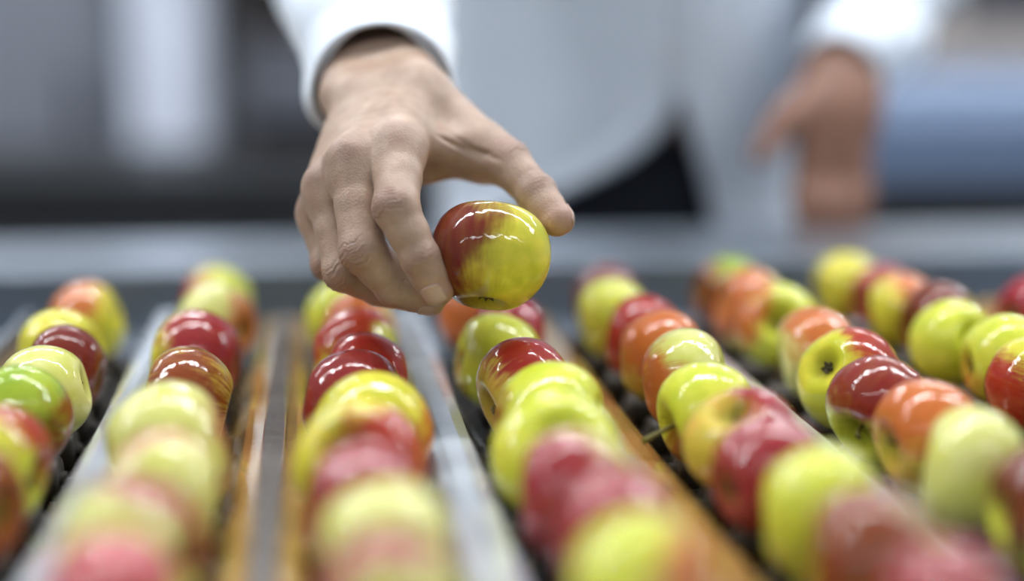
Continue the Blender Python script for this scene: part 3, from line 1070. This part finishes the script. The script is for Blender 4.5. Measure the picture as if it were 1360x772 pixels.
bp_ = nt.nodes.new('ShaderNodeBump')
bp_.inputs['Strength'].default_value = 0.3
bp_.inputs['Distance'].default_value = 0.0006
nt.links.new(ad.outputs[0], bp_.inputs['Height'])
nt.links.new(bp_.outputs['Normal'], p_.inputs['Normal'])

person = empty('person', (pelv[0], pelv[1], 0))
poff = Vector((-pelv[0], -pelv[1], 0))
tag(person, 'worker in white lab coat and dark trousers reaching over the rail with an apple', 'person')
# join: cut both meshes across the forearm inside the sleeve and bridge the two rings
cutp = h2w((fe[0] + fe[1]) / 2 * .92 + (fa[0] + fa[1]) / 2 * .08)
cutn = unit(R_el - cutp)
bm = bmesh.new()
lay = bm.verts.layers.float_color.new('skin_tone_shade')
nH = len(HV)
base_c, knuck, pink = np.array(lin(172, 146, 127)), np.array(lin(142, 110, 100)), np.array(lin(176, 136, 120))
colH = base_c + (knuck - base_c) * (tone * .7)[:, None]
colH = colH + (pink - colH) * (pale * .7)[:, None]
bm1 = [bm.verts.new(v) for v in HVw]
for v, c in zip(bm1, colH):
    v[lay] = (*c, 1)
for q in HQ:
    bm.faces.new([bm1[i] for i in q])
gH = bm.verts[:] + bm.edges[:] + bm.faces[:]
r = bmesh.ops.bisect_plane(bm, geom=gH, dist=1e-6, plane_co=cutp, plane_no=cutn, clear_outer=True)
ringH = [e for e in r['geom_cut'] if isinstance(e, bmesh.types.BMEdge) and e.is_valid]
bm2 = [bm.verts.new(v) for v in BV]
dark = (*lin(140, 102, 84), 1)  # shade on the left hand, put into the skin colour of the body
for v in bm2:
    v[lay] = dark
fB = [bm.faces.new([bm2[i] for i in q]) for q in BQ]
cp, cn = Vector(cutp), Vector(cutn)
sel = [f for f in fB if (f.calc_center_median() - cp).length < 0.11]
gB = list({v for f in sel for v in f.verts}) + list({e for f in sel for e in f.edges}) + sel
cut2 = cp + cn * 0.012
r = bmesh.ops.bisect_plane(bm, geom=gB, dist=1e-6, plane_co=cut2, plane_no=-cn, clear_outer=True)
ringB = [e for e in r['geom_cut'] if isinstance(e, bmesh.types.BMEdge) and e.is_valid]
try:
    bmesh.ops.bridge_loops(bm, edges=[e for e in ringH + ringB if e.is_boundary])
except Exception as ex:
    print('bridge', ex)
bmesh.ops.recalc_face_normals(bm, faces=bm.faces[:])
me = bpy.data.meshes.new('body')
bm.to_mesh(me)
bm.free()
me.shade_smooth()
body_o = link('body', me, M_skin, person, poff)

# fingernails: a curved plate laid on the last joint of each finger
M_nail = mat('fingernail', lin(182, 152, 138), 0.36, coat=0.3, var=0.05, var_scale=300)


def nail(tip, prev, dors, w_, l_, fwd_=0.35):
    t = unit(tip - prev)
    dors = unit(dors - t * (dors @ t))
    lat = np.cross(t, dors)
    nu, nv = 11, 11
    V = []
    for i in range(nv):
        for j in range(nu):
            a, b = -1 + 2 * i / (nv - 1), -1 + 2 * j / (nu - 1)
            # squircle outline
            x = b * w_ / 2 * math.sqrt(max(0.0, 1 - 0.30 * a * a * abs(a)))
            y = a * l_ / 2 * math.sqrt(max(0.0, 1 - 0.30 * b * b)) + fwd_
            V.append(tip + t * y + lat * x + dors * 14)
    V = np.array(V)
    for _ in range(14):
        V = V - dors * np.clip(hand.points(V), -4, 4)[:, None] * .8
    V = V + dors * 0.45
    Q = [[i * nu + j, i * nu + j + 1, (i + 1) * nu + j + 1, (i + 1) * nu + j] for i in range(nv - 1) for j in range(nu - 1)]
    me = mesh_np('fingernail', h2w(V), np.array(Q))
    o = link('fingernail', me, M_nail, body_o)
    so = o.modifiers.new('thick', 'SOLIDIFY')
    so.thickness = 0.0007
    so.offset = 0
    return o


nail(J['index'][3], J['index'][2], np.array([-.28, -.10, -1.0]), 12.0, 12.5, 0.5)
nail(J['middle'][3], J['middle'][2], np.array([-.2, -.9, -.5]), 11.5, 12, 2)
nail(J['ring'][3], J['ring'][2], np.array([-.3, -.9, -.3]), 10.5, 11, 2)
nail(J['little'][3], J['little'][2], np.array([-.3, -.9, -.3]), 9, 10, 2)
nail(T[3], T[2], np.array([.42, .62, .75]), 13, 14, 1)

# --- clothes
M_coat = mat('white_cotton', lin(226, 233, 243), 0.8, bump=0.35, bump_scale=350, sheen=0.2)
M_coat_in = mat('coat_lining', lin(196, 206, 214), 0.85)
M_trous = mat('dark_trousers', lin(30, 34, 44), 0.85, bump=0.3, bump_scale=300)


def tube(name, pts, radii, m, parent, nu=40, sub=10, fold=0.003, seed=0, flat=1.0, thick=0.0018, frame_up=(0, 0, 1)):
    """a sleeve or trouser leg: open tube through points with soft folds"""
    r_ = np.random.RandomState(seed)
    P = [np.asarray(p, float) for p in pts]
    cps, rs = [], []
    n = len(P)
    for i in range(n - 1):
        p0, p1, p2, p3 = P[max(i - 1, 0)], P[i], P[i + 1], P[min(i + 2, n - 1)]
        for j in range(sub):
            t = j / sub
            cps.append(.5 * ((2 * p1) + (-p0 + p2) * t + (2 * p0 - 5 * p1 + 4 * p2 - p3) * t * t + (-p0 + 3 * p1 - 3 * p2 + p3) * t ** 3))
            rs.append(radii[i] + (radii[i + 1] - radii[i]) * t)
    cps.append(P[-1])
    rs.append(radii[-1])
    cps = np.array(cps)
    tg = np.gradient(cps, axis=0)
    V = []
    x = None
    waves = [(r_.uniform(-3, 3), r_.uniform(20, 70), r_.uniform(0, 6), r_.uniform(.4, 1)) for _ in range(5)]
    arc = 0
    for i, (c, r0) in enumerate(zip(cps, rs)):
        t = unit(tg[i])
        if x is None:
            x = unit(np.cross(t, np.array(frame_up)) if abs(t @ np.array(frame_up)) < .95 else np.cross(t, [0, 1, 0]))
        x = unit(x - t * (x @ t))
        y = np.cross(t, x)
        if i:
            arc += np.linalg.norm(cps[i] - cps[i - 1])
        for j in range(nu):
            a = 2 * math.pi * j / nu
            f = sum(wt * math.sin(round(k) * a + fr * arc + ph) for k, fr, ph, wt in waves) * fold
            rr = r0 + f
            V.append(c + x * math.cos(a) * rr + y * math.sin(a) * rr * flat)
    ni = len(cps)
    Q = [[i * nu + j, i * nu + (j + 1) % nu, (i + 1) * nu + (j + 1) % nu, (i + 1) * nu + j] for i in range(ni - 1) for j in range(nu)]
    me = mesh_np(name, V, Q)
    o = link(name, me, m, parent, poff if parent is person else None)
    so = o.modifiers.new('thick', 'SOLIDIFY')
    so.thickness = thick
    so.offset = 1
    return o


# right sleeve: runs down the forearm and opens round the wrist
d_f = unit(R_el - RS)
d_c = unit(-.10 * Rv + .56 * Uv + .82 * Fv)
sl = tube('sleeve', [R_sh + (R_sh - R_el) * .1, R_sh, R_sh * .5 + R_el * .5, R_el, RS + d_f * .16, RS + d_c * .045 + d_f * .04, RS + d_c * .03, RS],
          [.080, .078, .070, .063, .058, .051, .0455, .0415], M_coat, person, nu=64, sub=8, fold=.0028, seed=4)
tube('cuff', [RS + d_c * .05 + d_f * .012, RS + d_c * .03, RS - d_c * .001], [.0492, .0455, .0425], M_coat, sl, nu=64, sub=8, fold=.0006, seed=9, thick=.0022)
d_l = unit(L_el - L_wr)
sl2 = tube('sleeve', [L_sh + (L_sh - L_el) * .1, L_sh, L_sh * .5 + L_el * .5, L_el, L_wr + d_l * .14, L_wr + d_l * .05, L_wr + d_l * .0],
           [.085, .082, .074, .068, .060, .050, .045], M_coat, person, nu=40, sub=6, fold=.003, seed=7)
# coat body: wraps the torso, buttoned above the waist and parted below it
NA, NZ = 96, 60
V = []
r_ = np.random.RandomState(3)
wv = [(r_.randint(2, 9), r_.uniform(-6, 6), r_.uniform(0, 6), r_.uniform(.4, 1)) for _ in range(7)]
for i in range(NZ + 1):
    z = 1.44 - (1.44 - .62) * i / NZ
    t = (1.44 - z)
    c = pelv + (chest - pelv) * ((z - .97) / .30)
    if z > 1.27:
        c = chest + (neck - chest) * ((z - 1.27) / .20)
    c = np.array([c[0], c[1], z])
    if z < .97:
        c = np.array([pelv[0], pelv[1], z])
    a_r = .196 if z < 1.3 else .196 - .06 * (z - 1.3) / .14
    b_r = .152 if z < 1.3 else .152 - .05 * (z - 1.3) / .14
    fl = max(0, 1.10 - z)
    a_r += .05 * fl
    b_r += .06 * fl
    open_ = max(0.0, (1.088 - z) / .122)
    l_ = math.radians(13 - 40 * min(open_, 1.5) ** 2.3)
    r_ang = math.radians(13 + 12 * min(open_, 2.5))
    if open_ == 0:
        l_ = r_ang = math.radians(13)
    for j in range(NA + 1):
        u = j / NA
        a = r_ang + (2 * math.pi - (r_ang - l_)) * u      # angle from the front, towards the wearer's left
        f = sum(wt * math.sin(k * a + kz * z * 2 + ph) for k, kz, ph, wt in wv) * .006 * (.6 + 2 * fl)
        if u > .97 or u < .03:
            f += .006
        V.append(c + side * math.sin(a) * (a_r + f) + fwd * math.cos(a) * (b_r + f))
Q = [[i * (NA + 1) + j, i * (NA + 1) + j + 1, (i + 1) * (NA + 1) + j + 1, (i + 1) * (NA + 1) + j] for i in range(NZ) for j in range(NA)]
me = mesh_np('coat', V, Q)
coat = link('coat', me, M_coat, person, poff)
so = coat.modifiers.new('thick', 'SOLIDIFY')
so.thickness = .003
# shoulders of the coat: one shell over chest and shoulders with a neck opening
yf = Field()
mid_ = chest * .5 + neck * .5
yf.group(0, [(mm(chest - side * .075 + upv * .10), mm(chest - side * .075 - upv * .02), 112, 128, 40), (mm(chest + side * .075 + upv * .10), mm(chest + side * .075 - upv * .02), 112, 128, 40),
             (mm(R_sh * .96 + R_el * .04), mm(mid_), 74, 92, 40), (mm(L_sh * .96 + L_el * .04), mm(mid_), 76, 92, 40), (mm(mid_), mm(neck), 92, 80, 30)])
q_ = np.array([q for _, pr in yf.groups for p in pr for q in (p[0], p[1])])
ax, FG = yf.grid(q_.min(0) - 160, q_.max(0) + 160, 8.0)
X, Y, Z = np.meshgrid(*ax, indexing='ij')
FG = np.maximum(FG, 68 - Field.cap(np.stack([X, Y, Z], -1), mm(neck - upv * .02), mm(headc), 0, 0))
FG = np.maximum(FG, 1240 - Z)
yv, yq = surface_nets(ax, FG)
yoke = link('coat_shoulders', mesh_np('coat_shoulders', yv / 1000, yq), M_coat, coat)
# buttons on the closed front
M_btn = mat('coat_button', lin(225, 226, 226), 0.4)
for z in (1.12, 1.22, 1.32):
    c = pelv + (chest - pelv) * min(1.0, (z - .97) / .30)
    c = np.array([c[0], c[1], z])
    a = math.radians(10)
    b = lathe([(.002, 0), (.0085, 0), (.0095, .002), (.0085, .0035), (.005, .0028), (.002, .0028)], 14)
    n = unit(side * math.sin(a) / .2 + fwd * math.cos(a) / .155)
    o = obj('button', b, M_btn, coat)
    o.matrix_local = Matrix.Translation(Vector(c + side * math.sin(a) * .204 + fwd * math.cos(a) * .162)) @ Vector(n).to_track_quat('Z', 'Y').to_matrix().to_4x4()
# trousers: two legs and the seat in one garment
tf = Field()
hl, hr_ = pelv - side * .098, pelv + side * .098
tf.group(0, [(mm(pelv - side * .045 + upv * .13), mm(pelv - side * .05), 118, 120, 40), (mm(pelv + side * .045 + upv * .13), mm(pelv + side * .05), 118, 120, 40)])
for h_ in (hl, hr_):
    tf.group(40, [(mm(h_ - upv * .02), mm(h_ - upv * .46 + fwd * .04), 84, 74, 20), (mm(h_ - upv * .46 + fwd * .04), mm(h_ - upv * .87 - fwd * .02), 78, 66, 30)])
q_ = np.array([q for _, pr in tf.groups for p in pr for q in (p[0], p[1])])
ax, FG = tf.grid(q_.min(0) - 170, q_.max(0) + 170, 12.0)
tv, tq = surface_nets(ax, FG)
link('trousers', mesh_np('trousers', tf.project(tv, 2) / 1000, tq), M_trous, person, poff)
# shoes
M_shoe = mat('black_shoe', lin(24, 24, 26), 0.4)
for h_ in (hl, hr_):
    sf = Field()
    b0 = np.array([h_[0], h_[1], 0])
    sf.group(0, [(mm(b0 - fwd * .05 + upv * .05), mm(b0 + fwd * .05 + upv * .055), 44, 42, 20), (mm(b0 + fwd * .05 + upv * .045), mm(b0 + fwd * .17 + upv * .036), 42, 34, 20)])
    q_ = np.array([q for _, pr in sf.groups for p in pr for q in (p[0], p[1])])
    ax, FG = sf.grid(q_.min(0) - 60, q_.max(0) + 60, 8.0)
    sv, sq = surface_nets(ax, FG)
    sv = sv / 1000
    sv[:, 2] = np.maximum(sv[:, 2], 0.002)
    link('shoe', mesh_np('shoe', sv, sq), M_shoe, person, poff)
# hair and eyes
M_hair = mat('dark_hair', lin(44, 34, 28), 0.6, bump=0.6, bump_scale=200)
hf = Field()
hf.group(0, [(mm(headc + upv * .058 - fwd * .012), mm(headc + upv * .058 - fwd * .045), 94, 92, 20), (mm(headc - fwd * .06), mm(headc - fwd * .06 - upv * .03), 70, 50, 30)])
ax, FG = hf.grid(mm(headc) - 190, mm(headc) + 190, 8.0)
X, Y, Z = np.meshgrid(*ax, indexing='ij')
Pq = np.stack([X, Y, Z], -1) / 1000 - headc
FG = np.maximum(FG, 1000 * ((Pq @ fwd) * .85 - (Pq @ upv) * .62 + .006))
hv, hq = surface_nets(ax, FG)
link('hair', mesh_np('hair', hv / 1000, hq), M_hair, person, poff)
M_iris = mat('brown_iris', lin(48, 32, 22), 0.15)
M_eye = mat('eye_white', lin(228, 226, 222), 0.2)
for s_ in (-1, 1):
    e = lathe([(.001, -.0118), (.006, -.0102), (.0104, -.0058), (.012, 0), (.0104, .0058), (.006, .0102), (.001, .0118)], 14)
    o = obj('eye', e, M_eye, person, smooth=True)
    o.location = Vector(headc + fwd * .078 + side * .033 * s_ + upv * .022) + poff
    ir = obj('iris', lathe([(.0004, .0128), (.0052, .0118), (.0056, .0104), (.0004, .010)], 14), M_iris, o)
    ir.matrix_local = Vector(fwd * .9 - upv * .25).to_track_quat('Z', 'Y').to_matrix().to_4x4()
    bf = Field()
    b0 = headc + fwd * .098 + upv * .046
    bf.group(0, [(mm(b0 + side * .018 * s_), mm(b0 + side * .048 * s_ - fwd * .014 + upv * .002), 5.5, 4, 3)])
    q_ = np.array([q for _, pr in bf.groups for p in pr for q in (p[0], p[1])])
    ax, FG = bf.grid(q_.min(0) - 12, q_.max(0) + 12, 2.5)
    ev, eq = surface_nets(ax, FG)
    link('eyebrow', mesh_np('eyebrow', ev / 1000, eq), M_hair, person, poff)

# ------------------------------------------------------------------ machines behind the worker
M_black = mat('black_panel', lin(20, 21, 24), 0.5, var=0.1)
M_grey = mat('grey_panel', lin(112, 115, 124), 0.5, var=0.06)
M_white = mat('white_panel', lin(200, 205, 218), 0.45, var=0.03)
M_brown = mat('brown_board', lin(84, 72, 68), 0.75, var=0.1)
M_blue = mat('blue_grey_hood', lin(98, 114, 140), 0.4, metal=0.2, var=0.05)
M_warm = mat('warm_grey_panel', lin(158, 150, 146), 0.6, var=0.08)
M_glass = mat('dark_window_glass', lin(60, 62, 70), 0.1)
RZ = -PS


def machine(name, xc, zh, label, cat):
    p = cs(xc, zh, 0)
    e = empty(name, p)
    e.rotation_euler = (0, 0, RZ)
    return tag(e, label, cat)


# long dark packing table, left, behind the rail
m1 = machine('packing_bench', -1.05, 3.35, 'long black packing bench behind the rail at the left', 'bench')
obj('body', boxbm((0, 0, .52), (2.3, .7, .62), .012), M_black, m1)
obj('bench_top', boxbm((0, 0, .845), (2.34, .76, .03), .006), M_black, m1)
for x in (-.58, .18, .78):
    pn = obj('panel', boxbm((x, -.356, .53), (.70 if x < .5 else .44, .012, .5), .004), mat('black_door', lin(26, 27, 31), .45), m1)
    obj('handle', boxbm((x + (.26 if x < .5 else .15), -.372, .66), (.02, .02, .12), .004), M_grey, pn)
for x in (-1.05, 1.05):
    for y in (-.28, .28):
        obj('leg', boxbm((x, y, .105), (.06, .06, .21), .006), M_black, m1)
# machines standing beyond the bench
m2 = machine('machine_cabinet', -1.30, 4.1, 'mid grey machine cabinet beyond the black bench at the far left', 'cabinet')
obj('body', boxbm((0, 0, .82), (.62, .5, 1.56), .015), M_grey, m2)
d = obj('door', boxbm((0, -.256, .84), (.54, .014, 1.36), .004), M_grey, m2)
obj('handle', boxbm((.2, -.272, .95), (.025, .025, .16), .005), M_black, d)
obj('plinth', boxbm((0, .01, .02), (.58, .44, .04)), M_black, m2)
m3 = machine('control_cabinet', -.87, 3.92, 'narrow white control cabinet beyond the black bench', 'cabinet')
obj('body', boxbm((0, 0, .95), (.175, .3, 1.86), .012), M_white, m3)
d = obj('door', boxbm((0, -.156, 1.0), (.15, .014, 1.6), .004), M_white, m3)
obj('handle', boxbm((.065, -.17, 1.32), (.014, .02, .1), .004), M_grey, d)
obj('plinth', boxbm((0, 0, .01), (.2, .28, .02)), M_black, m3)
m4 = machine('bin_rack', -.50, 4.15, 'dark brown rack with grey shelf between white cabinet and worker', 'rack')
obj('back_board', boxbm((0, .2, .98), (.50, .02, 1.9)), M_brown, m4)
for x in (-.25, .25):
    for y in (-.2, .2):
        obj('post', boxbm((x, y, .98), (.035, .035, 1.96), .003), M_black, m4)
for z in (.25, .62, .93, 1.4, 1.9):
    obj('shelf', boxbm((0, 0, z), (.52, .44, .03), .003), M_black if z != .93 else mat('grey_shelf', lin(96, 98, 106), .5), m4)
m6 = machine('crate', -.50, 4.13, 'grey lidded crate on the shelf of the dark brown rack', 'crate')
obj('body', boxbm((0, 0, 1.02), (.40, .32, .15), .012), mat('grey_crate', lin(88, 90, 98), .6), m6)
obj('lid', boxbm((0, 0, 1.105), (.42, .34, .02), .006), mat('grey_lid', lin(100, 102, 110), .6), m6)
# right: blue hooded machine on a dark base
m5 = machine('hooded_machine', 1.28, 3.2, 'machine with rounded blue grey hood on a black base, right of the worker', 'machine')
obj('base', boxbm((0, 0, .44), (1.2, .7, .84), .01), M_black, m5)
prof = [(-.40, .86), (-.40, .95)] + [(-.40 + .13 * (1 - math.cos(a)), .95 + .11 * math.sin(a)) for a in np.linspace(0, math.pi / 2, 8)] + [(.36, 1.06), (.36, .86)]
hb = prism(prof, -.62, .62)
bmesh.ops.rotate(hb, verts=hb.verts, cent=(0, 0, 0), matrix=Matrix.Rotation(math.pi / 2, 3, 'Z'))
obj('hood', hb, M_blue, m5, smooth=False)
obj('hood_rim', boxbm((0, 0, .862), (1.26, .80, .02), .004), M_grey, m5)
obj('hood_handle', boxbm((0, -.42, .93), (.3, .02, .02), .004), M_grey, m5)
for x in (-.5, .5):
    for y in (-.28, .28):
        obj('foot', boxbm((x, y, .012), (.08, .08, .024)), M_black, m5)
m7 = machine('storage_cabinet', 1.95, 5.2, 'warm grey storage cabinet behind the blue hooded machine', 'cabinet')
obj('body', boxbm((0, 0, 1.0), (1.5, .5, 1.96), .012), M_warm, m7)
for x in (-.37, .37):
    d = obj('door', boxbm((x, -.256, 1.0), (.71, .014, 1.8), .004), M_warm, m7)
    obj('window_pane', boxbm((x + .05, -.266, 1.42), (.4, .008, .5), .002), M_glass, d)
    obj('handle', boxbm((x * .2, -.274, 1.0), (.02, .02, .16), .004), M_black, d)
obj('plinth', boxbm((0, .01, .01), (1.44, .44, .02)), M_black, m7)
